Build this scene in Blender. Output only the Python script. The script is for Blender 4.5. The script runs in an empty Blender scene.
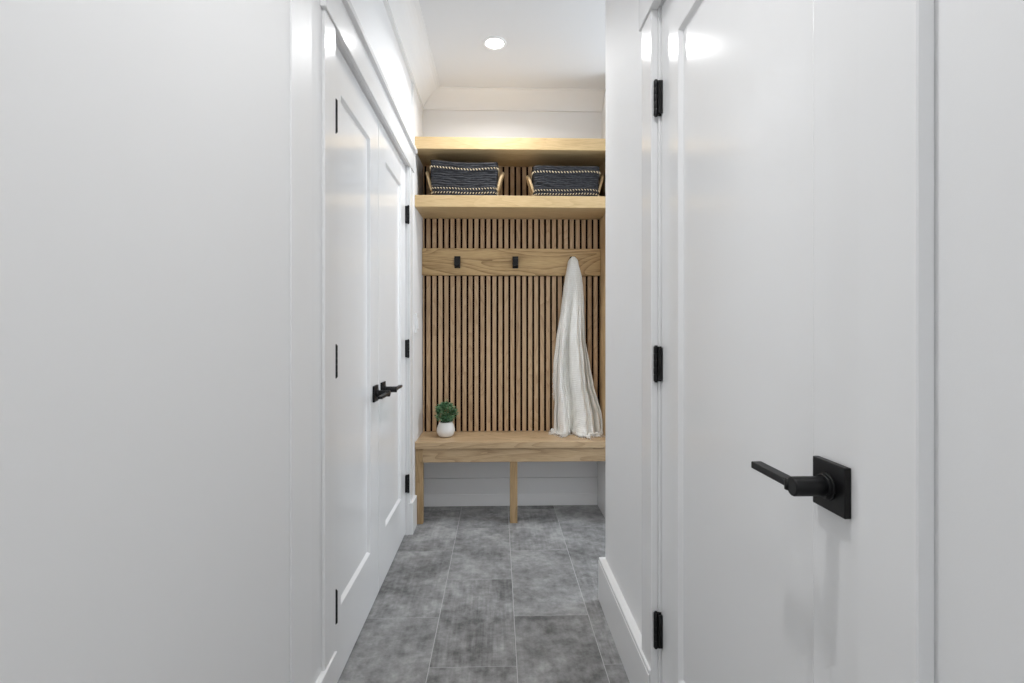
import bpy, bmesh, math, random
from mathutils import Vector, Matrix
PI = math.pi
C = bpy.context.scene.collection
scn = bpy.context.scene
rnd = random.Random(7)

# ------------------------------------------------------------------ helpers
def bm_new():
    return bmesh.new()

def add_box(bm, x0, x1, y0, y1, z0, z1, bev=0.0, seg=2):
    r = bmesh.ops.create_cube(bm, size=1.0)
    vs = r['verts']
    for v in vs:
        v.co = Vector(((x0 + x1) / 2 + v.co.x * (x1 - x0), (y0 + y1) / 2 + v.co.y * (y1 - y0), (z0 + z1) / 2 + v.co.z * (z1 - z0)))
    if bev > 0:
        es = list({e for v in vs for e in v.link_edges})
        bmesh.ops.bevel(bm, geom=es, offset=bev, segments=seg, profile=0.5, affect='EDGES')
    return vs

def add_tube(bm, pts, rad, n=8, closed=False, cap=True):
    """round tube along a list of points; rad a number or one per point"""
    pts = [Vector(p) for p in pts]
    m = len(pts)
    rings = []
    up = None
    for i, p in enumerate(pts):
        if closed:
            d = pts[(i + 1) % m] - pts[i - 1]
        else:
            d = pts[min(i + 1, m - 1)] - pts[max(i - 1, 0)]
        d.normalize()
        if up is None:
            up = Vector((0, 0, 1)) if abs(d.z) < .9 else Vector((0, 1, 0))
        s = d.cross(up)
        if s.length < 1e-5:
            s = d.orthogonal()
        s.normalize()
        up = s.cross(d).normalized()
        r = rad[i] if isinstance(rad, (list, tuple)) else rad
        rings.append([bm.verts.new(p + (s * math.cos(2 * PI * k / n) + up * math.sin(2 * PI * k / n)) * r) for k in range(n)])
    for i in range(m if closed else m - 1):
        a, b = rings[i], rings[(i + 1) % m]
        for k in range(n):
            f = bm.faces.new((a[k], a[(k + 1) % n], b[(k + 1) % n], b[k]))
            f.smooth = True
    if cap and not closed:
        bm.faces.new(rings[0]); bm.faces.new(list(reversed(rings[-1])))

def add_lathe(bm, prof, cx, cy, n=40):
    rings = []
    for r, z in prof:
        rings.append([bm.verts.new((cx + r * math.cos(2 * PI * k / n), cy + r * math.sin(2 * PI * k / n), z)) for k in range(n)])
    for a, b in zip(rings, rings[1:]):
        for k in range(n):
            f = bm.faces.new((a[k], a[(k + 1) % n], b[(k + 1) % n], b[k]))
            f.smooth = True
    bm.faces.new(list(reversed(rings[0])))
    bm.faces.new(rings[-1])

def add_cyl(bm, a, b, r, n=28, bev=0.0):
    a, b = Vector(a), Vector(b)
    d = (b - a)
    L = d.length
    if bev > 0:
        u = d / L
        add_tube(bm, [a, a + u * bev * .3, a + u * bev, b - u * bev, b - u * bev * .3, b], [r - bev, r - bev * .3, r, r, r - bev * .3, r - bev], n)
    else:
        add_tube(bm, [a, b], r, n)

def obj(name, bm, mat, parent=None, loc=(0, 0, 0)):
    bmesh.ops.recalc_face_normals(bm, faces=bm.faces[:])
    me = bpy.data.meshes.new(name)
    bm.to_mesh(me); bm.free()
    me.materials.append(mat)
    o = bpy.data.objects.new(name, me)
    C.objects.link(o)
    if parent:
        o.parent = parent
    o.location = loc
    return o

def tag(o, label=None, cat=None, group=None, kind=None):
    if label: o['label'] = label
    if cat: o['category'] = cat
    if group: o['group'] = group
    if kind: o['kind'] = kind
    return o

def empty(name, loc, rz=0):
    o = bpy.data.objects.new(name, None)
    o.empty_display_size = .05
    C.objects.link(o)
    o.location = loc; o.rotation_euler = (0, 0, rz)
    return o

# ------------------------------------------------------------------ materials
def new_mat(name):
    m = bpy.data.materials.new(name); m.use_nodes = True
    nt = m.node_tree
    return m, nt, nt.nodes['Principled BSDF']

def N(nt, t, **kw):
    n = nt.nodes.new(t)
    for k, v in kw.items():
        setattr(n, k, v)
    return n

def math_node(nt, op, a, b=None, c=None):
    n = N(nt, 'ShaderNodeMath', operation=op)
    for i, v in enumerate((a, b, c)):
        if v is None: continue
        if isinstance(v, (int, float)): n.inputs[i].default_value = v
        else: nt.links.new(v, n.inputs[i])
    return n.outputs[0]

def plain(name, col, rough=.5, spec=.5, bump=0.0, bscale=200, metal=0.0, coat=0.0):
    m, nt, b = new_mat(name)
    b.inputs['Base Color'].default_value = (*col, 1)
    b.inputs['Roughness'].default_value = rough
    b.inputs['Specular IOR Level'].default_value = spec
    b.inputs['Metallic'].default_value = metal
    b.inputs['Coat Weight'].default_value = coat
    if bump > 0:
        tc = N(nt, 'ShaderNodeTexCoord')
        no = N(nt, 'ShaderNodeTexNoise')
        no.inputs['Scale'].default_value = bscale; no.inputs['Detail'].default_value = 3
        bp = N(nt, 'ShaderNodeBump')
        bp.inputs['Strength'].default_value = bump; bp.inputs['Distance'].default_value = .002
        nt.links.new(tc.outputs['Object'], no.inputs['Vector'])
        nt.links.new(no.outputs['Fac'], bp.inputs['Height'])
        nt.links.new(bp.outputs['Normal'], b.inputs['Normal'])
    return m

def ramp(nt, stops):
    r = N(nt, 'ShaderNodeValToRGB')
    el = r.color_ramp.elements
    el[0].position, el[0].color = stops[0][0], (*stops[0][1], 1)
    el[1].position, el[1].color = stops[-1][0], (*stops[-1][1], 1)
    for p, c in stops[1:-1]:
        e = el.new(p); e.color = (*c, 1)
    return r

def oak(name, axis, dark, mid, light, rough=.42, per_slat=None, ring=9.0, FIG=.26):
    """oak: fine grain plus cathedral figure, both running along one world axis"""
    m, nt, b = new_mat(name)
    geo = N(nt, 'ShaderNodeNewGeometry')
    pos = geo.outputs['Position']
    sep = N(nt, 'ShaderNodeSeparateXYZ'); nt.links.new(pos, sep.inputs[0])
    vec = pos
    if per_slat:
        x0, pitch = per_slat
        idx = math_node(nt, 'FLOOR', math_node(nt, 'DIVIDE', math_node(nt, 'SUBTRACT', sep.outputs['X'], x0), pitch))
        cmb = N(nt, 'ShaderNodeCombineXYZ')
        nt.links.new(sep.outputs['X'], cmb.inputs['X'])
        nt.links.new(math_node(nt, 'MULTIPLY', idx, 3.7), cmb.inputs['Y'])
        nt.links.new(math_node(nt, 'ADD', sep.outputs['Z'], math_node(nt, 'MULTIPLY', idx, 1.31)), cmb.inputs['Z'])
        vec = cmb.outputs[0]
        wn = N(nt, 'ShaderNodeTexWhiteNoise', noise_dimensions='1D'); nt.links.new(idx, wn.inputs['W'])
    st = {'X': (.06, 1, 1), 'Z': (1, 1, .06), 'Y': (1, .06, 1)}[axis]
    mp = N(nt, 'ShaderNodeMapping'); nt.links.new(vec, mp.inputs['Vector'])
    mp.inputs['Scale'].default_value = st
    fine = N(nt, 'ShaderNodeTexNoise'); fine.inputs['Scale'].default_value = 260; fine.inputs['Detail'].default_value = 4
    nt.links.new(mp.outputs[0], fine.inputs['Vector'])
    st2 = {'X': (.18, 1, 1), 'Z': (1, 1, .18), 'Y': (1, .18, 1)}[axis]
    mp2 = N(nt, 'ShaderNodeMapping'); nt.links.new(vec, mp2.inputs['Vector'])
    mp2.inputs['Scale'].default_value = st2
    big = N(nt, 'ShaderNodeTexNoise'); big.inputs['Scale'].default_value = ring; big.inputs['Detail'].default_value = 2
    big.inputs['Distortion'].default_value = .4
    nt.links.new(mp2.outputs[0], big.inputs['Vector'])
    rings = math_node(nt, 'FRACT', math_node(nt, 'MULTIPLY', big.outputs['Fac'], 14.0))
    rr = math_node(nt, 'POWER', rings, 2.2)
    f = math_node(nt, 'ADD', math_node(nt, 'MULTIPLY', fine.outputs['Fac'], .75), math_node(nt, 'MULTIPLY', rr, FIG))
    f = math_node(nt, 'ADD', f, math_node(nt, 'MULTIPLY', big.outputs['Fac'], .25))
    if per_slat:
        f = math_node(nt, 'ADD', f, math_node(nt, 'MULTIPLY', math_node(nt, 'SUBTRACT', wn.outputs['Value'], .5), .22))
    rp = ramp(nt, [(.30, light), (.58, mid), (.95, dark)])
    nt.links.new(f, rp.inputs[0])
    nt.links.new(rp.outputs[0], b.inputs['Base Color'])
    b.inputs['Roughness'].default_value = rough
    b.inputs['Specular IOR Level'].default_value = .35
    bp = N(nt, 'ShaderNodeBump'); bp.inputs['Strength'].default_value = .15; bp.inputs['Distance'].default_value = .001
    nt.links.new(fine.outputs['Fac'], bp.inputs['Height']); nt.links.new(bp.outputs['Normal'], b.inputs['Normal'])
    return m

def tile_mat():
    m, nt, b = new_mat('grey_stone_tile')
    geo = N(nt, 'ShaderNodeNewGeometry')
    sep = N(nt, 'ShaderNodeSeparateXYZ'); nt.links.new(geo.outputs['Position'], sep.inputs[0])
    # rows run in Y, 0.302 wide, joints every 0.603, alternate rows half a tile on
    row = math_node(nt, 'DIVIDE', math_node(nt, 'ADD', sep.outputs['X'], .237), .302)
    ri = math_node(nt, 'FLOOR', row)
    rf = math_node(nt, 'FRACT', row)
    odd = math_node(nt, 'MULTIPLY', math_node(nt, 'FLOORED_MODULO', ri, 2.0), .5)
    col = math_node(nt, 'ADD', math_node(nt, 'DIVIDE', math_node(nt, 'SUBTRACT', sep.outputs['Y'], 2.328), .603), odd)
    ci = math_node(nt, 'FLOOR', col)
    cf = math_node(nt, 'FRACT', col)
    def edge(fr, size):
        a = math_node(nt, 'MINIMUM', fr, math_node(nt, 'SUBTRACT', 1.0, fr))
        return math_node(nt, 'MULTIPLY', a, size)
    grout = math_node(nt, 'MAXIMUM', math_node(nt, 'LESS_THAN', edge(rf, .302), .0013), math_node(nt, 'MULTIPLY', math_node(nt, 'LESS_THAN', edge(cf, .603), .0013), .55))
    cid = N(nt, 'ShaderNodeCombineXYZ'); nt.links.new(ri, cid.inputs[0]); nt.links.new(ci, cid.inputs[1])
    wn = N(nt, 'ShaderNodeTexWhiteNoise', noise_dimensions='3D'); nt.links.new(cid.outputs[0], wn.inputs['Vector'])
    off = N(nt, 'ShaderNodeVectorMath', operation='SCALE'); nt.links.new(wn.outputs['Color'], off.inputs[0]); off.inputs['Scale'].default_value = 9
    add = N(nt, 'ShaderNodeVectorMath', operation='ADD'); nt.links.new(geo.outputs['Position'], add.inputs[0]); nt.links.new(off.outputs[0], add.inputs[1])
    cloud = N(nt, 'ShaderNodeTexNoise'); cloud.inputs['Scale'].default_value = 5.5; cloud.inputs['Detail'].default_value = 7; cloud.inputs['Roughness'].default_value = .62
    nt.links.new(add.outputs[0], cloud.inputs['Vector'])
    ma = N(nt, 'ShaderNodeMapping'); ma.inputs['Scale'].default_value = (6, 130, 1); nt.links.new(add.outputs[0], ma.inputs['Vector'])
    sa = N(nt, 'ShaderNodeTexNoise'); sa.inputs['Scale'].default_value = 1; sa.inputs['Detail'].default_value = 4; nt.links.new(ma.outputs[0], sa.inputs['Vector'])
    mb = N(nt, 'ShaderNodeMapping'); mb.inputs['Scale'].default_value = (75, 6, 1); nt.links.new(add.outputs[0], mb.inputs['Vector'])
    sb = N(nt, 'ShaderNodeTexNoise'); sb.inputs['Scale'].default_value = 1; sb.inputs['Detail'].default_value = 4; nt.links.new(mb.outputs[0], sb.inputs['Vector'])
    blotch = N(nt, 'ShaderNodeTexNoise'); blotch.inputs['Scale'].default_value = 24; blotch.inputs['Detail'].default_value = 5; blotch.inputs['Roughness'].default_value = .7
    nt.links.new(add.outputs[0], blotch.inputs['Vector'])
    f = math_node(nt, 'MULTIPLY', cloud.outputs['Fac'], .47)
    f = math_node(nt, 'ADD', f, math_node(nt, 'MULTIPLY', sa.outputs['Fac'], .03))
    wn2 = N(nt, 'ShaderNodeTexWhiteNoise', noise_dimensions='4D'); nt.links.new(cid.outputs[0], wn2.inputs['Vector']); wn2.inputs['W'].default_value = 3.3
    f = math_node(nt, 'ADD', f, .075)
    f = math_node(nt, 'ADD', f, math_node(nt, 'MULTIPLY', math_node(nt, 'SUBTRACT', sb.outputs['Fac'], .5), math_node(nt, 'MULTIPLY_ADD', wn2.outputs['Value'], .24, .03)))
    f = math_node(nt, 'ADD', f, math_node(nt, 'MULTIPLY', blotch.outputs['Fac'], .35))
    f = math_node(nt, 'ADD', f, math_node(nt, 'MULTIPLY', math_node(nt, 'SUBTRACT', wn.outputs['Value'], .5), .05))
    rp = ramp(nt, [(.38, TILE[0]), (.52, TILE[1]), (.68, TILE[2])])
    nt.links.new(f, rp.inputs[0])
    mix = N(nt, 'ShaderNodeMix', data_type='RGBA')
    nt.links.new(grout, mix.inputs[0]); nt.links.new(rp.outputs[0], mix.inputs[6]); mix.inputs[7].default_value = (*TILE[3], 1)
    nt.links.new(mix.outputs[2], b.inputs['Base Color'])
    b.inputs['Roughness'].default_value = .5
    b.inputs['Specular IOR Level'].default_value = .35
    bp = N(nt, 'ShaderNodeBump'); bp.inputs['Strength'].default_value = .3; bp.inputs['Distance'].default_value = .001
    nt.links.new(math_node(nt, 'SUBTRACT', math_node(nt, 'MULTIPLY', blotch.outputs['Fac'], .4), grout), bp.inputs['Height'])
    nt.links.new(bp.outputs['Normal'], b.inputs['Normal'])
    return m

TILE = ((.105, .105, .105), (.27, .27, .27), (.48, .48, .48), (.45, .45, .45))
WHITE = (.80, .80, .80)
M = {}
M['wall'] = plain('white_wall_paint', (.79, .79, .79), .60, .25, .03, 500)
M['ceiling'] = plain('ceiling_paint', (.70, .70, .705), .7, .3)
M['board'] = plain('satin_trim_paint', WHITE, .42, .2)
M['trim'] = plain('semi_gloss_trim_paint', WHITE, .16, .22)
M['door'] = plain('semi_gloss_door_paint', WHITE, .13, .26)
M['floor'] = tile_mat()
PITCH = .0393
GAP0 = -.4755          # centre of the first dark gap
M['slat'] = oak('oak_slats', 'Z', (0.290, 0.182, 0.098), (0.475, 0.322, 0.188), (0.585, 0.418, 0.258), .5, per_slat=(GAP0 - 10 * PITCH, PITCH))
M['rail'] = oak('oak_rail', 'X', (0.218, 0.124, 0.045), (0.500, 0.335, 0.158), (0.605, 0.428, 0.218), .42, ring=6, FIG=.36)
M['shelf'] = oak('oak_shelf', 'X', (0.360, 0.235, 0.104), (0.558, 0.400, 0.208), (0.648, 0.487, 0.272), .4, ring=5, FIG=.12)
M['bench'] = oak('oak_bench', 'X', (0.271, 0.174, 0.090), (0.492, 0.348, 0.203), (0.590, 0.435, 0.270), .42, ring=6)
M['leg'] = oak('oak_leg', 'Z', (0.227, 0.142, 0.068), (0.395, 0.267, 0.137), (0.487, 0.340, 0.190), .45, ring=6)
M['panel'] = oak('oak_panel', 'Z', (0.342, 0.226, 0.104), (0.522, 0.365, 0.192), (0.612, 0.444, 0.248), .45, ring=5)
M['backing'] = plain('dark_felt_backing', (.014, .006, .004), .95, .05)
M['black'] = plain('matte_black_metal', (.005, .005, .0055), .42, .32, 0, metal=0.0)
M['plastic'] = plain('white_plastic', (.82, .82, .82), .3, .5)
M['slot'] = plain('dark_slot', (.03, .03, .03), .5)
M['rope'] = plain('natural_rope', (.62, .46, .27), .85, .2, .6, 300)
M['stitch'] = plain('pale_seagrass_stitch', (.66, .55, .38), .8, .2)
M['pot'] = plain('white_ceramic', (.80, .79, .77), .3, .5, .15, 90)
M['soil'] = plain('dark_soil', (.03, .02, .012), .95, .1, .5, 200)
M['stem'] = plain('green_stem', (.08, .16, .05), .6)
M['caulk'] = M['trim']

def weave_mat():
    m, nt, b = new_mat('navy_woven_fibre')
    tc = N(nt, 'ShaderNodeTexCoord')
    mp = N(nt, 'ShaderNodeMapping'); mp.inputs['Scale'].default_value = (45, 45, 420)
    nt.links.new(tc.outputs['Object'], mp.inputs['Vector'])
    no = N(nt, 'ShaderNodeTexNoise'); no.inputs['Scale'].default_value = 1; no.inputs['Detail'].default_value = 4
    nt.links.new(mp.outputs[0], no.inputs['Vector'])
    rp = ramp(nt, [(.3, (.008, .009, .012)), (.55, (.020, .021, .026)), (.75, (.085, .087, .095))])
    nt.links.new(no.outputs['Fac'], rp.inputs[0]); nt.links.new(rp.outputs[0], b.inputs['Base Color'])
    b.inputs['Roughness'].default_value = .8
    bp = N(nt, 'ShaderNodeBump'); bp.inputs['Strength'].default_value = .6; bp.inputs['Distance'].default_value = .003
    nt.links.new(no.outputs['Fac'], bp.inputs['Height']); nt.links.new(bp.outputs['Normal'], b.inputs['Normal'])
    return m
M['weave'] = weave_mat()

def throw_mat():
    m, nt, b = new_mat('ivory_knit')
    tc = N(nt, 'ShaderNodeTexCoord')
    wv = N(nt, 'ShaderNodeTexWave', wave_type='BANDS', bands_direction='Z')
    wv.inputs['Scale'].default_value = 26; wv.inputs['Distortion'].default_value = 2.5; wv.inputs['Detail'].default_value = 2
    no = N(nt, 'ShaderNodeTexNoise'); no.inputs['Scale'].default_value = 160; no.inputs['Detail'].default_value = 3
    nt.links.new(tc.outputs['Object'], wv.inputs['Vector']); nt.links.new(tc.outputs['Object'], no.inputs['Vector'])
    h = math_node(nt, 'ADD', math_node(nt, 'MULTIPLY', wv.outputs['Fac'], .6), math_node(nt, 'MULTIPLY', no.outputs['Fac'], .6))
    rp = ramp(nt, [(.2, (.78, .765, .72)), (.9, (.92, .915, .885))])
    nt.links.new(math_node(nt, 'ADD', math_node(nt, 'MULTIPLY', wv.outputs['Fac'], .25), math_node(nt, 'MULTIPLY', no.outputs['Fac'], .9)), rp.inputs[0]); nt.links.new(rp.outputs[0], b.inputs['Base Color'])
    b.inputs['Roughness'].default_value = .9
    b.inputs['Specular IOR Level'].default_value = .15
    b.inputs['Sheen Weight'].default_value = .2
    bp = N(nt, 'ShaderNodeBump'); bp.inputs['Strength'].default_value = .7; bp.inputs['Distance'].default_value = .003
    nt.links.new(h, bp.inputs['Height']); nt.links.new(bp.outputs['Normal'], b.inputs['Normal'])
    return m
M['throw'] = throw_mat()

def leaf_mat():
    m, nt, b = new_mat('green_leaf')
    geo = N(nt, 'ShaderNodeNewGeometry')
    rp = ramp(nt, [(0, (.03, .10, .04)), (.5, (.10, .24, .11)), (1, (.32, .48, .29))])
    nt.links.new(geo.outputs['Random Per Island'], rp.inputs[0]); nt.links.new(rp.outputs[0], b.inputs['Base Color'])
    b.inputs['Roughness'].default_value = .45
    return m
M['leaf'] = leaf_mat()

def emit_mat(name, col, s):
    m = bpy.data.materials.new(name); m.use_nodes = True
    nt = m.node_tree; nt.nodes.clear()
    e = N(nt, 'ShaderNodeEmission'); e.inputs[0].default_value = (*col, 1); e.inputs[1].default_value = s
    o = N(nt, 'ShaderNodeOutputMaterial'); nt.links.new(e.outputs[0], o.inputs[0])
    return m

# ------------------------------------------------------------------ setting dimensions
CEIL = 2.70
WL, WR = -.507, .461            # wall faces
CL, CR = -.497, .441            # casing faces
DL, DR = -.522, .468            # door faces
BL, BR = -.491, .4345           # baseboard faces
LN = -.495                      # face of the lined wall beside the bench
L0, L1 = 1.558, 2.84           # left opening
R0, R1 = .608, 1.422            # right opening
HEAD = 2.088                    # head of both openings
RC = 2.133                      # far corner of the right wall
YB = 3.31                       # back wall
AR = .69                        # right side of the niche
YN = -2.2                       # wall behind the camera

def struct(name, bm, mat, parent=None, label=None, cat=None):
    o = obj(name, bm, mat, parent)
    if parent is None:
        tag(o, label, cat, kind='structure')
    return o

b = bm_new(); add_box(b, -1.2, 2.2, YN - .2, YB + .15, -.10, 0)
struct('floor', b, M['floor'], None, 'grey stone-look rectangular floor tiles with pale grout lines', 'floor')

b = bm_new(); add_box(b, -1.2, 2.2, YN - .2, YB + .15, CEIL, CEIL + .1)
struct('ceiling', b, M['ceiling'], None, 'flat white ceiling with one recessed downlight', 'ceiling')

b = bm_new()
add_box(b, WL - .12, WL, YN, L0 - .018, 0, CEIL)
add_box(b, WL - .12, WL, L0 - .018, L1 + .018, HEAD + .018, CEIL)
add_box(b, WL - .12, WL, L1 + .018, 2.94, 0, CEIL)
add_box(b, WL - .12, LN, 2.94, YB, 0, CEIL)
struct('wall_left', b, M['wall'], None, 'white painted hallway wall on the left, around the double doors', 'wall')

b = bm_new()
add_box(b, WR, WR + .12, YN, R0 - .018, 0, CEIL)
add_box(b, WR, WR + .12, R0 - .018, R1 + .018, HEAD + .018, CEIL)
add_box(b, WR, WR + .12, R1 + .018, RC, 0, CEIL)
struct('wall_right', b, M['wall'], None, 'white painted hallway wall on the right, ending in a corner before the bench', 'wall')

b = bm_new(); add_box(b, WL - .12, 2.0, YB, YB + .12, 0, CEIL)
struct('wall_back', b, M['wall'], None, 'white painted end wall behind the slatted bench niche', 'wall')
b = bm_new()
add_box(b, WL - .12, WR + .12, YN - .12, YN, 0, .9); add_box(b, WL - .12, WR + .12, YN - .12, YN, 2.2, CEIL)
add_box(b, WL - .12, -.40, YN - .12, YN, .9, 2.2); add_box(b, .36, WR + .12, YN - .12, YN, .9, 2.2)
struct('wall_front', b, M['wall'], None, 'white wall at the near end of the hallway', 'wall')
b = bm_new(); add_box(b, AR, AR + .10, 2.97, YB, 0, CEIL)
struct('wall_niche', b, M['wall'], None, 'short white wall closing the bench niche on the right', 'wall')
# side passage to the right, behind the corner: lit by a window
b = bm_new(); add_box(b, WR + .12, 2.0, RC - .12, RC, 0, CEIL)
struct('wall_passage', b, M['wall'], None, 'white wall of the side passage behind the right corner', 'wall')
b = bm_new()
wx = 1.9; wy0, wy1, wz0, wz1 = 2.24, 3.20, .95, 2.25
add_box(b, wx, wx + .1, RC, YB, 0, wz0); add_box(b, wx, wx + .1, RC, YB, wz1, CEIL)
add_box(b, wx, wx + .1, RC, wy0, wz0, wz1); add_box(b, wx, wx + .1, wy1, YB, wz0, wz1)
struct('wall_window', b, M['wall'], None, 'white end wall of the side passage holding its window', 'wall')
b = bm_new()
add_box(b, wx + .02, wx + .07, wy0, wy0 + .05, wz0, wz1); add_box(b, wx + .02, wx + .07, wy1 - .05, wy1, wz0, wz1)
add_box(b, wx + .02, wx + .07, wy0 + .05, wy1 - .05, wz0, wz0 + .05); add_box(b, wx + .02, wx + .07, wy0 + .05, wy1 - .05, wz1 - .05, wz1)
add_box(b, wx + .025, wx + .065, (wy0 + wy1) / 2 - .015, (wy0 + wy1) / 2 + .015, wz0 + .05, wz1 - .05)
struct('window_1', b, M['trim'], None, 'white framed window at the end of the side passage', 'window')

b = bm_new()  # invented window frame, added behind the camera to house the fill lamp
add_box(b, -.40, -.35, YN - .09, YN - .03, .9, 2.2); add_box(b, .31, .36, YN - .09, YN - .03, .9, 2.2)
add_box(b, -.35, .31, YN - .09, YN - .03, .9, .95); add_box(b, -.35, .31, YN - .09, YN - .03, 2.15, 2.2)
struct('added_window', b, M['trim'], None, 'added, unseen white window frame for the fill lamp at the near end of the hallway', 'window')

# ------------------------------------------------------------------ crown moulding, mitred sweep
def sweep_loop(bm, path, prof, closed=False):
    """path: 2D points, room on the left of travel; prof: (out, z) points"""
    n = len(path); P = [Vector(p) for p in path]
    rows = []
    for i in range(n):
        d0 = (P[i] - P[i - 1]).normalized() if (i > 0 or closed) else None
        d1 = (P[(i + 1) % n] - P[i]).normalized() if (i < n - 1 or closed) else None
        d0 = d0 or d1; d1 = d1 or d0
        n0 = Vector((-d0.y, d0.x)); n1 = Vector((-d1.y, d1.x))
        mt = (n0 + n1); mt = mt / mt.dot(n0)
        rows.append([bm.verts.new((P[i].x + mt.x * o_, P[i].y + mt.y * o_, z)) for o_, z in prof])
    m = len(prof)
    for i in range(n if closed else n - 1):
        a, c = rows[i], rows[(i + 1) % n]
        for k in range(m):
            bm.faces.new((a[k], a[(k + 1) % m], c[(k + 1) % m], c[k]))
    if not closed:
        bm.faces.new(rows[0]); bm.faces.new(rows[-1])

z0 = 2.608
prof = [(-.012, z0), (.014, z0), (.014, z0 + .008), (.018, z0 + .015)]
for k in range(1, 9):
    t = k / 8
    prof.append((.020 + (.122 - .020) * (1 - math.cos(t * PI / 2)) ** .75 * 1.0, z0 + .015 + (CEIL - .004 - z0 - .015) * math.sin(t * PI / 2) ** 1.15))
prof += [(.133, CEIL - .004), (.133, CEIL), (-.012, CEIL)]
b = bm_new()
sweep_loop(b, [(wx, RC), (WR + .0, RC), (WR, YN)][::-1] and [(WR, YN), (WR, RC), (wx, RC)], prof)
struct('trim_1', b, M['trim'], None, 'white crown moulding along the top of the right wall', 'moulding')
b = bm_new()
sweep_loop(b, [(AR + .1, YB), (WL + .006, YB), (WL + .006, YN)], prof)
struct('trim_2', b, M['trim'], None, 'white crown moulding along the left wall and the end wall above the oak shelves', 'moulding')

# ------------------------------------------------------------------ baseboards
def base_box(bm, x0, x1, y0, y1, h=.18):
    add_box(bm, x0, x1, y0, y1, 0, h, .002, 1)

b = bm_new()
base_box(b, WL - .01, BL, 1.365, L0 - .016 + .0)
struct('baseboard_left', b, M['trim'], None, 'short white baseboard at the near side of the double doors', 'baseboard')
b = bm_new()
base_box(b, WL - .01, BL + .010, L1 + .004, 2.985)
struct('baseboard_left_far', b, M['trim'], None, 'short white baseboard between the double doors and the bench leg', 'baseboard')
b = bm_new()
def rb(y0, y1):
    base_box(b, BR, WR + .005, y0, y1)
    add_box(b, BR - .0018, BR + .004, y0, y1, 0, .166, .001, 1)
rb(1.430, RC + .014)
base_box(b, WR, 1.2, RC, RC + .014)
struct('baseboard_right', b, M['trim'], None, 'tall white baseboard along the right wall, turning the corner', 'baseboard')
b = bm_new()
add_box(b, AR - .031, AR - .001, 2.99, YB, 0, .40)
add_box(b, LN + .001, AR - .031, YB - .012, YB + .01, 0, .183, .001, 1)
add_box(b, LN + .001, AR - .031, YB - .012, YB + .01, .187, .450, .001, 1)
add_box(b, LN + .001, AR - .031, YB - .015, YB - .010, 0, .078, .002, 1)
struct('baseboard_back', b, M['trim'], None, 'white baseboard on the wall below the oak bench', 'baseboard')

# ------------------------------------------------------------------ casings
def casing(name, side, y0, y1, near, far, label, plinth_near, plinth_far):
    """craftsman casing of a door opening; side -1 left wall, +1 right wall"""
    w, c, bb = (WL, CL, BL) if side < 0 else (WR, CR, BR)
    s = -side                                   # towards the corridor
    root = empty(name, (w, (y0 + y1) / 2, 0)); tag(root, label, 'door casing', kind='structure')
    def bx(bm, xa, xb, ya, yb, za, zb, bev=.0018):
        add_box(bm, min(xa, xb), max(xa, xb), ya, yb, za, zb, bev, 2 if bev > .002 else 1)
    def ob(n, bm):
        o = obj(n, bm, M['trim'], root); o.matrix_parent_inverse = Matrix.Translation(-Vector(root.location)); return o
    for ya, yb in ((near[0], near[1]), (far[0], far[1])):
        bm = bm_new(); bx(bm, w, c, ya, yb, 0.0, HEAD - .004); ob('side_casing', bm)
    bm = bm_new(); bx(bm, w, c + s * .006, near[0] - .013, far[1] + .013, HEAD - .004, HEAD + .112); ob('head_casing', bm)
    bm = bm_new(); bx(bm, w, c + s * .022, near[0] - .026, far[1] + .026, HEAD + .112, HEAD + .135, .003); ob('cap', bm)
    bm = bm_new()
    dd = -side * -1
    xa, xb = w + side * .12, w
    bx(bm, xa, xb, y0 - .018, y0, 0, HEAD + .018, .0008); bx(bm, xa, xb, y1, y1 + .018, 0, HEAD + .018, .0008)
    bx(bm, xa, xb, y0, y1, HEAD, HEAD + .018, .0008)
    # door stop behind the leaves
    st0 = (DL - .040 if side < 0 else DR + .040)
    bx(bm, st0, st0 + side * .03, y0, y0 + .012, 0, HEAD, .0008); bx(bm, st0, st0 + side * .03, y1 - .012, y1, 0, HEAD, .0008)
    bx(bm, st0, st0 + side * .03, y0, y1, HEAD - .012, HEAD, .0008)
    ob('jamb', bm)
    return root

casing('trim_3', -1, L0, L1, (1.452, 1.546), (L1 + .008, L1 + .103), 'white craftsman casing with capped head around the double doors', 1, 1)
casing('trim_4', 1, R0, R1, (R0 - .094, R0 - .006), (R1 + .007, R1 + .103), 'white craftsman casing with capped head around the single right door', 1, 1)
b = bm_new(); add_box(b, WL, WL + .005, 1.232, 1.364, 0, 2.60, .0008, 1)
struct('trim_5', b, M['board'], None, 'flat white vertical trim board on the left wall before the double doors', 'trim')

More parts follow.
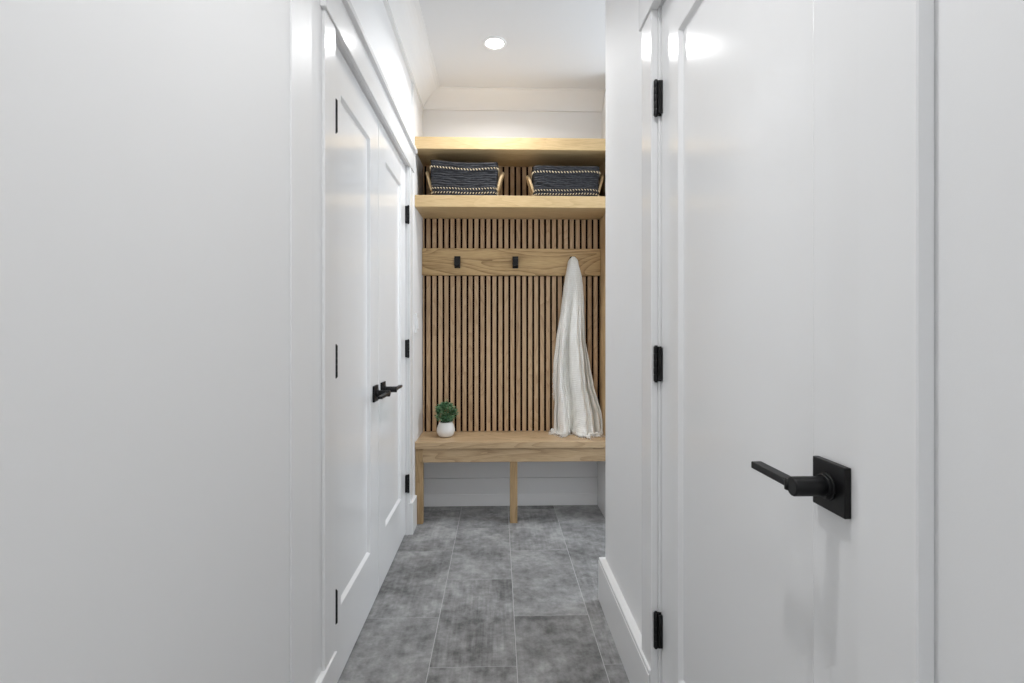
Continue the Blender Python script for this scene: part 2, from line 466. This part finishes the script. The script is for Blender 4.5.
# ------------------------------------------------------------------ doors
def door(name, side, y0, y1, stile0, stile1, label, hinge_y, rose, lever_dir):
    f = DL if side < 0 else DR
    s = -side
    zb, zt = .012, HEAD - .004
    root = empty(name, (f, (y0 + y1) / 2, zb)); tag(root, label, 'door', kind='structure')
    inv = Matrix.Translation(-Vector(root.location))
    def ob(n, bm, m, par=None):
        o = obj(n, bm, m, par or root)
        if par is None: o.matrix_parent_inverse = inv
        return o
    # slab with a recessed flat panel and a sloped sticking
    pz0, pz1 = .245, 1.943
    bk = f + side * .035
    bm = bm_new()
    def ring(y_0, y_1, z_0, z_1, x):
        return [bm.verts.new((x, y_0, z_0)), bm.verts.new((x, y_1, z_0)), bm.verts.new((x, y_1, z_1)), bm.verts.new((x, y_0, z_1))]
    e = .0015
    r = [ring(y0, y1, zb, zt, bk), ring(y0, y1, zb, zt, f + side * e), ring(y0 + e, y1 - e, zb + e, zt - e, f),
         ring(y0 + stile0, y1 - stile1, pz0, pz1, f),
         ring(y0 + stile0 + .0025, y1 - stile1 - .0025, pz0 + .0025, pz1 - .0025, f + side * .0012),
         ring(y0 + stile0 + .010, y1 - stile1 - .010, pz0 + .012, pz1 - .010, f + side * .011)]
    bm.faces.new(r[0])
    for a, c in zip(r, r[1:]):
        for k in range(4):
            bm.faces.new((a[k], a[(k + 1) % 4], c[(k + 1) % 4], c[k]))
    bm.faces.new(r[-1])
    ob('door_leaf', bm, M['door'])
    # hinges
    for zc in ((1.823, 1.063, .302) if name != 'door_2' else (1.811, 1.055, .293)):
        bm = bm_new()
        hx = f + s * (.0185 if name == 'door_1' else .0165)
        hh = .050
        for k in range(5):
            za = zc - hh + k * .02; add_cyl(bm, (hx, hinge_y, za + .0004), (hx, hinge_y, za + .0196), .0068, 16, .0008)
        add_cyl(bm, (hx, hinge_y, zc - hh - .003), (hx, hinge_y, zc + hh + .003), .0045, 12, .001)
        hd = 1 if hinge_y < (y0 + y1) / 2 else -1
        add_box(bm, min(f + s * .0005, hx), max(f + s * .0005, hx), hinge_y - hd * .0015 - .001, hinge_y - hd * .0015 + .001, zc - hh, zc + hh)
        add_box(bm, min(f, f + s * .004), max(f, f + s * .004), hinge_y - .004, hinge_y + .012 * hd if hd > 0 else hinge_y + .004, zc - hh + .002, zc + hh - .002) if hd > 0 else \
            add_box(bm, min(f, f + s * .0125), max(f, f + s * .0125), hinge_y - .0115, hinge_y - .004, zc - hh + .003, zc + hh - .003, .001, 1)
        h = ob('hinge', bm, M['black']); h['label'] = 'matte black butt hinge'
    # lever set
    ry, rz, rh = rose
    hr = empty('door_handle', (0, 0, 0)); hr.parent = root; hr.matrix_parent_inverse = inv
    hr['label'] = 'matte black lever handle'
    def part(n, bm):
        o = obj(n, bm, M['black'], hr); return o
    bm = bm_new(); x1 = f + s * .0095
    add_box(bm, min(f, x1), max(f, x1), ry - rh, ry + rh, rz - rh, rz + rh, .0015, 2); part('rose_plate', bm)
    bm = bm_new()
    add_cyl(bm, (x1, ry, rz), (x1 + s * .004, ry, rz), .0185, 32, .001)
    add_cyl(bm, (x1 + s * .002, ry, rz), (x1 + s * .008, ry, rz), .0165, 32, .001)
    add_cyl(bm, (x1, ry, rz), (f + s * (.066 if side < 0 else .061), ry, rz), .0135, 32, .0022); part('neck', bm)
    bm = bm_new()
    xa, xb = (f + s * .047, f + s * .065) if side < 0 else (f + s * .043, f + s * .060)
    ya, yb = ry, ry + lever_dir * (.140 if side < 0 else .113)
    add_box(bm, min(xa, xb), max(xa, xb), min(ya, yb), max(ya, yb), rz - .0055, rz + .0055, .0015, 2)
    add_cyl(bm, (f + s * .056, ry + lever_dir * .012, rz - .008), (f + s * .056, ry + lever_dir * .012, rz + .008), .0072, 16)
    part('lever', bm)
    return root

dm = (L0 + L1) / 2
door('door_1', -1, L0 + .003, dm - .0028, .115, .135, 'nearer white panelled leaf of the double doors on the left', L0 + .006, (dm - .070, .892, .034), -1)
door('door_2', -1, dm + .0028, L1 - .003, .135, .125, 'farther white panelled leaf of the double doors, next to the bench', L1 - .005, (dm + .070, .892, .034), 1)
door('door_3', 1, R0 + .003, R1 - .003, .118, .130, 'single white panelled door in the right wall with large black lever', R1 - .004, (.683, .943, .034), 1)

# ------------------------------------------------------------------ downlights
def downlight(x, y, label, power, spread):
    root = empty('recessed_downlight', (x, y, CEIL)); tag(root, label, 'ceiling light', None)
    bm = bm_new()
    prof_ = [(.046, -.001), (.047, -.005), (.060, -.0055), (.064, -.001), (.064, 0)]
    n = 48; rings = []
    for r_, z_ in prof_:
        rings.append([bm.verts.new((r_ * math.cos(2 * PI * k / n), r_ * math.sin(2 * PI * k / n), z_)) for k in range(n)])
    for a, c in zip(rings, rings[1:]):
        for k in range(n):
            bm.faces.new((a[k], a[(k + 1) % n], c[(k + 1) % n], c[k])).smooth = True
    obj('trim_ring', bm, M['plastic'], root)
    bm = bm_new(); bmesh.ops.create_circle(bm, cap_ends=True, segments=48, radius=.0465, matrix=Matrix.Translation((0, 0, -.0008)))
    obj('lens', bm, LENS, root)
    L = bpy.data.lights.new('downlight_lamp', 'AREA'); L.shape = 'DISK'; L.size = .090; L.energy = power; L.color = (.992, .996, 1); L.spread = math.radians(spread)
    lo = bpy.data.objects.new('downlight_lamp', L); C.objects.link(lo); lo.location = (x, y, CEIL - .004)
    return root
LENS = emit_mat('lamp_lens', (1, 1, 1), 20)
SPREAD = 135
downlight(-.018, 2.684, 'round recessed downlight glowing in the ceiling before the oak shelves', 4.0, 154)
downlight(-.02, .60, 'round recessed downlight in the ceiling over the near hallway', 4.5, 150)
downlight(-.02, -1.0, 'added, unseen round recessed downlight in the ceiling behind the camera', 2.4, 150)  # extra downlight out of view, added to light the hallway

L = bpy.data.lights.new('near_fill', 'AREA'); L.shape = 'RECTANGLE'; L.size = .76; L.size_y = 1.3; L.energy = 2.5; L.color = (.98, .99, 1)  # added soft fill lamp behind the camera, set outside the invented window
lo = bpy.data.objects.new('near_fill', L); C.objects.link(lo); lo.location = (-.02, YN - .14, 1.55); lo.rotation_euler = (PI / 2, 0, PI)
# daylight through the passage window
L = bpy.data.lights.new('daylight', 'AREA'); L.shape = 'RECTANGLE'; L.size = wy1 - wy0; L.size_y = wz1 - wz0; L.energy = 16; L.color = (.84, .92, 1)
lo = bpy.data.objects.new('daylight', L); C.objects.link(lo); lo.location = (wx + .12, (wy0 + wy1) / 2, (wz0 + wz1) / 2)
lo.rotation_euler = (0, PI / 2, 0)

# ------------------------------------------------------------------ bench
YF = 2.985
SR = AR - .016                       # inner face of the oak side panel
bench = empty('mudroom_bench', (.09, 3.1, 0))
tag(bench, 'long oak bench on square legs built into the niche below the slatted wall', 'bench')
def bob(n, bm, m, root):
    o = obj(n, bm, m, root); o.matrix_parent_inverse = Matrix.Translation(-Vector(root.location)); return o
bm = bm_new(); add_box(bm, LN + .001, AR - .001, YF, YB - .004, .452, .492, .0025, 2); bob('seat', bm, M['bench'], bench)
bm = bm_new(); add_box(bm, LN + .0465, AR - .002, YF + .014, YF + .038, .368, .4515, .0015, 1); bob('apron', bm, M['bench'], bench)
for x0, zt_ in ((LN + .001, .452), (.072, .3675)):
    bm = bm_new()
    add_box(bm, x0, x0 + .045, YF + .014, YF + .059, 0, zt_, .0015, 1)
    bob('leg', bm, M['leg'], bench)

# ------------------------------------------------------------------ shelves and side panel
bm = bm_new(); add_box(bm, LN + .001, AR - .001, YF, YB - .002, 1.893, 1.963, .002, 2)
tag(obj('floating_shelf', bm, M['shelf']), 'thick oak shelf carrying the two dark baskets', 'shelf', 'oak shelves')
bm = bm_new(); add_box(bm, LN + .001, AR - .001, YF, YB - .002, 2.238, 2.310, .002, 2)
tag(obj('floating_shelf', bm, M['shelf']), 'empty thick oak shelf at the very top, above the baskets', 'shelf', 'oak shelves')
bm = bm_new()
add_box(bm, SR, AR - .0005, YF + .006, YB - .002, .4925, 1.8925); add_box(bm, SR, AR - .0005, YF + .006, YB - .002, 1.9635, 2.2375)
tag(obj('side_panel', bm, M['panel']), 'oak lining panel on the right side of the bench niche', 'panel')

# ------------------------------------------------------------------ slatted wall
slats = empty('slatted_wall_panel', (.09, YB, .492))
tag(slats, 'vertical oak slat panelling with dark gaps behind the bench', 'wall panelling')
bm = bm_new(); add_box(bm, LN + .002, SR - .001, YB - .010, YB - .002, .494, 1.892); add_box(bm, LN + .002, SR - .001, YB - .010, YB - .002, 1.964, 2.237)
bob('backing', bm, M['backing'], slats)
RZ0, RZ1 = 1.517, 1.692
for za, zb_, nm in ((.4935, RZ0 - .001, 'lower_slats'), (RZ1 + .001, 1.892, 'middle_slats'), (1.964, 2.237, 'upper_slats')):
    bm = bm_new()
    GW = .0135
    xs = LN + .004
    k = 0
    while xs < SR - .004:
        xe = min(GAP0 + k * PITCH - GW / 2, SR - .001)
        if xe - xs > .002:
            add_box(bm, xs, xe, YB - .024, YB - .010, za, zb_, .0012 if xe - xs > .006 else 0, 1)
        xs = GAP0 + k * PITCH + GW / 2
        k += 1
    bob(nm, bm, M['slat'], slats)

# ------------------------------------------------------------------ coat rail with hooks
rail = empty('coat_rail', (.09, YB - .04, (RZ0 + RZ1) / 2))
tag(rail, 'wide horizontal oak board with black coat hooks across the slats', 'coat rack')
bm = bm_new(); add_box(bm, LN + .002, SR - .001, YB - .046, YB - .0105, RZ0, RZ1, .0015, 1); bob('board', bm, M['rail'], rail)
HY = YB - .046
for hx in (-.264, .113, .488):
    bm = bm_new()
    add_box(bm, hx - .019, hx + .019, HY - .007, HY, 1.562, 1.640, .0015, 2)
    # blocky prong standing out, with an upturned tip
    add_box(bm, hx - .017, hx + .017, HY - .046, HY - .005, 1.572, 1.588, .002, 2)
    add_box(bm, hx - .017, hx + .017, HY - .052, HY - .038, 1.572, 1.622, .002, 2)
    h = bob('hook', bm, M['black'], rail); h['label'] = 'black square coat hook'

# ------------------------------------------------------------------ baskets
def basket(cx, cy, z, w, d, h, label, seed, sag, rz):
    R = random.Random(seed)
    root = empty('woven_basket', (cx, cy, z), rz)
    tag(root, label, 'basket', 'navy baskets on the oak shelf')
    NU, rows = 120, 15
    def outline(t, off=0.0):
        # rounded rectangle at relative height t (narrower at the base)
        k = 1 - .045 * (1 - t)
        return w / 2 * k + off, d / 2 * k + off, .035
    def pt(u, t, off=0.0):
        hw, hd, r = outline(t, off)
        # superellipse
        a = 2 * PI * u
        p = 9.0
        c_, s_ = math.cos(a), math.sin(a)
        x = hw * math.copysign(abs(c_) ** (2 / p), c_); y = hd * math.copysign(abs(s_) ** (2 / p), s_)
        return x, y
    def top(x):
        q = x / (w / 2)
        return h * (1 + sag[0] * (q - 1) * -.5 - sag[1] * (1 - q * q))
    # even spacing along the outline
    def even(n, t, off=0.0):
        raw = [Vector(pt(k / 720, t, off)) for k in range(720)]
        Ls = [0]
        for k in range(720): Ls.append(Ls[-1] + (raw[(k + 1) % 720] - raw[k]).length)
        out = []; j = 0
        for k in range(n):
            tgt = Ls[-1] * k / n
            while Ls[j + 1] < tgt: j += 1
            f_ = (tgt - Ls[j]) / max(1e-9, Ls[j + 1] - Ls[j])
            out.append(raw[j % 720].lerp(raw[(j + 1) % 720], f_))
        return out
    ph = [R.uniform(0, 6.28) for _ in range(rows * 3)]
    def zz(t, x, a, r_):
        wob = .0022 * math.sin(7 * a + ph[r_ % len(ph)]) + .0015 * math.sin(17 * a + ph[(r_ + 5) % len(ph)])
        return t * top(x) + (wob if 0 < t < 1 else wob * .5)
    bm = bm_new()
    prev = None
    sub = 6
    for r_ in range(rows * sub + 1):
        t = r_ / (rows * sub)
        row = r_ // sub
        bul = .0042 * abs(math.sin(PI * r_ / sub)) ** .6
        base = even(NU, t)
        ringv = []
        for k, p in enumerate(base):
            a = 2 * PI * k / NU
            n_ = Vector((p.x / (w / 2) ** 2, p.y / (d / 2) ** 2)); n_.normalize()
            bb = bul + .0028 * math.sin(11 * a + ph[row % len(ph)]) + .0018 * math.sin(5 * a + ph[(row + 3) % len(ph)]) - .006 * math.sin(PI * t) * (abs(p.x) < w * .46)
            ringv.append(bm.verts.new((p.x + n_.x * bb, p.y + n_.y * bb, max(0.0005, zz(t, p.x, a, row)))))
        if prev:
            for k in range(NU):
                bm.faces.new((prev[k], prev[(k + 1) % NU], ringv[(k + 1) % NU], ringv[k])).smooth = True
        else:
            bm.faces.new(ringv)
        prev = ringv
    # roll over the rim and down the inside to an inner floor
    for t, off in ((1.0, -.004), (.985, -.009), (.6, -.010), (.08, -.011)):
        base = even(NU, t, off)
        ringv = [bm.verts.new((p.x, p.y, t * top(p.x) + (.002 if t == 1.0 else 0))) for p in base]
        for k in range(NU):
            bm.faces.new((prev[k], prev[(k + 1) % NU], ringv[(k + 1) % NU], ringv[k])).smooth = True
        prev = ringv
    bm.faces.new(prev)
    obj('body', bm, M['weave'], root)
    # whip stitching: slanted pale strands, one row below the rim and two near the base
    for nm, t, gap in (('upper_stitching', .81, 0), ('lower_stitching', .225, 0), ('base_stitching', .10, 0)):
        bm = bm_new()
        n = 68
        base = even(n, t, .0052)
        for k in range(n):
            p, q = base[k], base[(k + 1) % n]
            za = t * top(p.x) - .0055 + .0012 * math.sin(k * .5 + seed)
            za += .0015 * math.sin(3 * 2 * PI * k / n + seed)
            slant = 1 if nm != 'base_stitching' else -1
            if nm == 'upper_stitching': slant = 1
            q = p.lerp(q, .45)
            p0 = Vector((p.x, p.y, za + (.010 if slant > 0 else 0))); p1 = Vector((q.x, q.y, za + (0 if slant > 0 else .010)))
            md = (p0 + p1) / 2; nn = Vector((p.x / (w / 2) ** 2, p.y / (d / 2) ** 2, 0)).normalized(); md += nn * .003
            add_tube(bm, [p0, md, p1], [.0018, .0034, .0018] if nm == 'upper_stitching' else [.0012, .0027, .0012], 6)
        obj(nm, bm, M['stitch'], root)
    # rope handles at the short sides
    for s in (-1, 1):
        bm = bm_new()
        P = []
        for k in range(25):
            a = PI * k / 24
            yy = -.062 * math.cos(a)
            o_ = math.sin(a)
            P.append(Vector((s * (w / 2 * .975 + .002 + .034 * o_ ** .9), yy, h * .22 + h * .60 * o_ ** .8)))
        add_tube(bm, P, .0085, 8)
        # binding strands wound round the rope
        for k in range(1, 24):
            c0 = P[k]; d_ = (P[k + 1] - P[k - 1]).normalized()
            u = d_.orthogonal().normalized(); v = d_.cross(u)
            add_tube(bm, [c0 + (u * math.cos(2 * PI * j / 8) + v * math.sin(2 * PI * j / 8)) * .0090 + d_ * .003 * j / 8 for j in range(9)], .0016, 4)
        obj('handle', bm, M['rope'], root)
    return root
SZ = 1.9635
basket(-.204, 3.118, SZ, .405, .225, .208, 'navy woven basket with sagging rim, on the left of the oak shelf', 3, (.06, .075), 0.0)
basket(.419, 3.125, SZ, .405, .225, .188, 'navy woven basket with flatter rim, on the right of the oak shelf', 11, (.02, .02), -.02)

# ------------------------------------------------------------------ throw blanket
def throw():
    SEAT = .4925
    # left and right silhouette at heights (z, xl, xr, yfront, yback)
    K = [(1.640, .462, .513, -.120, -.053), (1.600, .455, .519, -.122, -.054), (1.50, .438, .543, -.122, -.053), (1.44, .428, .553, -.112, -.036),
         (1.28, .410, .562, -.125, -.034), (1.10, .385, .572, -.135, -.034), (.92, .365, .600, -.150, -.034), (.80, .362, .618, -.158, -.036),
         (.70, .368, .645, -.168, -.040), (.62, .362, .668, -.182, -.044), (.56, .362, .672, -.200, -.046), (.52, .362, .672, -.215, -.050)]
    def key(z):
        if z >= K[0][0]: return K[0][1:]
        for a, c in zip(K, K[1:]):
            if z >= c[0]:
                t = (a[0] - z) / (a[0] - c[0]); t = t * t * (3 - 2 * t) * .4 + t * .6
                return tuple(a[i] + (c[i] - a[i]) * t for i in range(1, 5))
        return K[-1][1:]
    NU, NV = 220, 150
    # folds: (centre, half width, height) across u in 0..1
    folds = [(.05, .07, .5), (.15, .05, .7), (.29, .095, 1.0), (.375, .03, .55), (.545, .085, 1.0), (.66, .06, .85), (.78, .055, .65), (.92, .09, .85)]
    def fold(u, g):
        h = 0
        for i, (c_, w_, a_) in enumerate(folds):
            c2 = c_ + .012 * math.sin(3.1 * g + i * 1.7)
            q = (u - c2) / w_
            h = max(h, a_ * max(0, 1 - q * q) ** .5)
        return h
    bm = bm_new()
    rings = []
    zt = 1.634
    for j in range(NV + 1):
        g = j / NV
        z = zt + (SEAT + .012 - zt) * g
        xl, xr, yf, yb = key(z)
        amp = min(1, max(0, g - .06) * 2.0)
        close = min(1, (j + .4) / 4) ** .45              # closes over the hook at the top
        cx_ = (xl + xr) / 2
        r = []
        for i in range(NU):
            u = i / NU
            if u < .72:                          # front face with folds
                q = u / .72
                a = PI * (1 - q)
                x = cx_ + (xr - xl) / 2 * math.copysign(abs(math.cos(a)) ** .8, math.cos(a))
                dep = math.sin(a) ** .45
                f_ = fold(q, g)
                depth = (yb - yf) * (.06 + .94 * (f_ * amp + (1 - amp) * 1.0))
                y = yb - depth * dep
                y += .0025 * math.sin(60 * q + 5 * g) * amp + .002 * math.sin(130 * q + 40 * g * g)
                x += .004 * math.sin(9 * g + 14 * q) * amp
            else:                                # back, close to the slats
                q = (u - .72) / .28
                x = xr + (xl - xr) * q
                y = yb + .004 * math.sin(25 * q + 3 * g) * math.sin(PI * q)
            x = cx_ + (x - cx_) * close
            ym = (yf + yb) / 2
            y = ym + (y - ym) * close
            r.append(Vector((x, YB + y, z)))
        rings.append(r)
    # bottom: cloth spreads and crumples on the seat
    last = rings[-1]
    cx_, cy_ = .52, YB - .13
    R = random.Random(5)
    for s_, (sp, zz_) in enumerate(((.010, .000), (.020, .004), (.030, .010), (.038, .008), (.040, -.004), (.034, -.0105), (.0, -.011))):
        r = []
        for i, p in enumerate(last):
            u = i / NU
            d = Vector((p.x - cx_, p.y - cy_, 0)); d.normalize()
            spd = sp * (.35 if d.x < -.5 else 1) * (.8 + .55 * math.sin(26 * u * PI + 1) * .6 + .35 * math.sin(63 * u * PI))
            if u > .72: spd *= .15
            z = p.z + zz_ * (1 + .7 * math.sin(31 * u * PI) + .5 * math.sin(77 * u * PI + 2))
            nx, ny = p.x + d.x * spd, p.y + d.y * spd
            r.append(Vector((min(nx, .668), min(ny, YB - .034), max(z, SEAT + .0015))))
        rings.append(r)
    R2 = []
    for r in rings:
        R2.append([bm.verts.new(p) for p in r])
    for a, c in zip(R2, R2[1:]):
        for k in range(NU):
            bm.faces.new((a[k], a[(k + 1) % NU], c[(k + 1) % NU], c[k])).smooth = True
    bm.faces.new(R2[0]); bm.faces.new(R2[-1])
    root = empty('throw_blanket', (.52, YB - .12, SEAT))
    tag(root, 'ivory knitted throw hanging in folds from the third hook down to the bench', 'blanket')
    bob('cloth', bm, M['throw'], root)
    # fringe: short yarn ends on the left edge and round the pooled hem
    bm = bm_new()
    for k in range(26):
        z = .93 - .008 * k
        xl, xr, yf, yb = key(z)
        x = xl + .006; y = YB + yb - .02 + R.uniform(-.01, .006)
        add_tube(bm, [(x, y, z), (x - .008 + R.uniform(-.004, .004), y - .003, z - .014), (x - .010 + R.uniform(-.005, .005), y - .004, z - .034)], .0012, 4)
    hem = rings[-4]
    for i in range(0, int(NU * .72), 2):
        p = hem[i]
        d = Vector((p.x - cx_, p.y - cy_, 0)).normalized()
        e1 = p + d * R.uniform(.006, .014); e2 = p + d * R.uniform(.016, .03) + Vector((R.uniform(-.008, .008), 0, 0))
        e1.z = SEAT + .004; e2.z = SEAT + .0018
        for e_ in (e1, e2):
            e_.x = min(e_.x, .670); e_.y = max(min(e_.y, YB - .04), YF + .012)
        add_tube(bm, [p, e1, e2], .0014, 4)
    bob('fringe', bm, M['throw'], root)['kind'] = 'stuff'
    # crumpled hem ruffles resting on the seat
throw()

# ------------------------------------------------------------------ potted plant
px_, py_ = -.327, 3.145
plant = empty('potted_plant', (px_, py_, .4925)); tag(plant, 'small bushy green plant in a round white pot on the bench', 'plant')
bm = bm_new()
prof_ = [(.030, .0), (.040, .003), (.050, .014), (.0565, .034), (.0560, .050), (.0500, .070), (.0435, .084), (.0425, .091), (.0405, .093), (.0385, .090), (.0390, .080), (.0400, .074)]
add_lathe(bm, prof_, 0, 0, 44); obj('pot', bm, M['pot'], plant)
bm = bm_new(); add_lathe(bm, [(.037, .0735), (.0375, .082), (.02, .086)], 0, 0, 24); obj('soil', bm, M['soil'], plant)
R = random.Random(21)
bm = bm_new(); bl = bm_new()
cz = .158
def add_leaf(bl, p, d, L, W):
    d = d.normalized()
    s = d.cross(Vector((R.uniform(-.4, .4), R.uniform(-.4, .4), 1))).normalized()
    n = s.cross(d).normalized()
    a = [p, p + d * L * .3 + s * W * .5 + n * .001, p + d * L * .62 + s * W * .46 - n * .0012, p + d * L - n * .003, p + d * L * .62 - s * W * .46 - n * .0012, p + d * L * .3 - s * W * .5 + n * .001, p + d * L * .48 - n * .0014]
    v = [bl.verts.new(q) for q in a]
    for k in range(6):
        bl.faces.new((v[k], v[(k + 1) % 6], v[6])).smooth = True
for k in range(34):
    a = R.uniform(0, 2 * PI); el = R.uniform(-.25, 1.5)
    d = Vector((math.cos(a) * math.cos(el), math.sin(a) * math.cos(el), math.sin(el)))
    tip = Vector((0, 0, cz - .012)) + Vector((d.x * .066, d.y * .058, d.z * .064)) * R.uniform(.75, 1.05)
    root_ = Vector((R.uniform(-.02, .02), R.uniform(-.02, .02), .084))
    mid = root_.lerp(tip, .55) + Vector((d.x, d.y, 0)) * .010
    pts = [root_, root_.lerp(mid, .6), mid, tip]
    add_tube(bm, pts, .0009, 4)
    for q in range(11):
        t = .35 + .65 * q / 10
        p = mid.lerp(tip, (t - .35) / .65) if t > .5 else root_.lerp(mid, t * 1.6)
        dd = (d + Vector((R.uniform(-1, 1), R.uniform(-1, 1), R.uniform(-.7, .8))) * .9)
        if p.z < .092: continue
        add_leaf(bl, p, dd, R.uniform(.015, .022), R.uniform(.011, .016))
for k in range(330):
    a = R.uniform(0, 2 * PI); el = math.asin(R.uniform(-.75, 1))
    d = Vector((math.cos(a) * math.cos(el), math.sin(a) * math.cos(el), math.sin(el)))
    rr_ = R.uniform(.72, 1.0)
    p = Vector((0, 0, .148)) + Vector((d.x * .066, d.y * .064, d.z * .058)) * rr_
    if p.z < .094: continue
    add_leaf(bl, p, d + Vector((R.uniform(-1, 1), R.uniform(-1, 1), R.uniform(-.4, .9))) * .8, R.uniform(.014, .021), R.uniform(.011, .016))
# one taller sprig
add_tube(bm, [(.004, 0, .16), (.006, -.002, .21), (.008, -.004, .238)], .0009, 4)
for q in range(6): add_leaf(bl, Vector((.007, -.003, .215 + q * .0045)), Vector((math.cos(q * 2.4), math.sin(q * 2.4), .5)), .012, .009)
obj('stems', bm, M['stem'], plant)
fl = obj('foliage', bl, M['leaf'], plant)

# ------------------------------------------------------------------ switch plate, outlet
sw = empty('light_switch', (LN, 3.035, 1.20)); tag(sw, 'white light switch plate on the left wall beside the slats', 'light switch')
bm = bm_new(); add_box(bm, 0, .010, -.035, .035, -.058, .058, .002, 2); obj('plate', bm, M['plastic'], sw)
bm = bm_new(); add_box(bm, .010, .015, -.017, .017, -.034, .034, .0015, 1); obj('rocker', bm, M['plastic'], sw)
ou = empty('power_outlet', (.168, YB, .292)); tag(ou, 'white power outlet low on the wall under the bench', 'outlet')
bm = bm_new(); add_box(bm, -.058, .058, -.006, 0, -.058, .058, .002, 2); obj('plate', bm, M['plastic'], ou)
for dx in (-.024, .024):
    bm = bm_new(); add_box(bm, dx - .017, dx + .017, -.0085, -.006, -.034, .034, .001, 1); s_ = obj('socket', bm, M['plastic'], ou)
    for dz in (-.018, .018):
        for ex in (-.006, .006):
            bm = bm_new(); add_box(bm, dx + ex - .001, dx + ex + .001, -.0088, -.0083, dz - .004, dz + .004); obj('slot', bm, M['slot'], s_)

# ------------------------------------------------------------------ world, camera
w = bpy.data.worlds.new('World'); scn.world = w; w.use_nodes = True
w.node_tree.nodes['Background'].inputs[0].default_value = (.85, .92, 1, 1)
w.node_tree.nodes['Background'].inputs[1].default_value = 1.0
cam = bpy.data.cameras.new('camera'); co = bpy.data.objects.new('camera', cam); C.objects.link(co)
cam.sensor_fit = 'HORIZONTAL'; cam.sensor_width = 36; cam.lens = 36 * 500 / 1024
cam.shift_x = 0; cam.shift_y = (330 - 341.5) / 1024
cam.clip_start = .02
co.location = (0, 0, 1.16); co.rotation_euler = (PI / 2, 0, -math.atan(14 / 500))
scn.camera = co
scn.view_settings.view_transform = 'Standard'
scn.view_settings.look = 'None'
scn.view_settings.gamma = 1
scn.view_settings.use_curve_mapping = False
scn.view_settings.exposure = 1.02
scn.cycles.max_bounces = 16
scn.cycles.diffuse_bounces = 12
scn.cycles.glossy_bounces = 6
scn.cycles.sample_clamp_indirect = 8
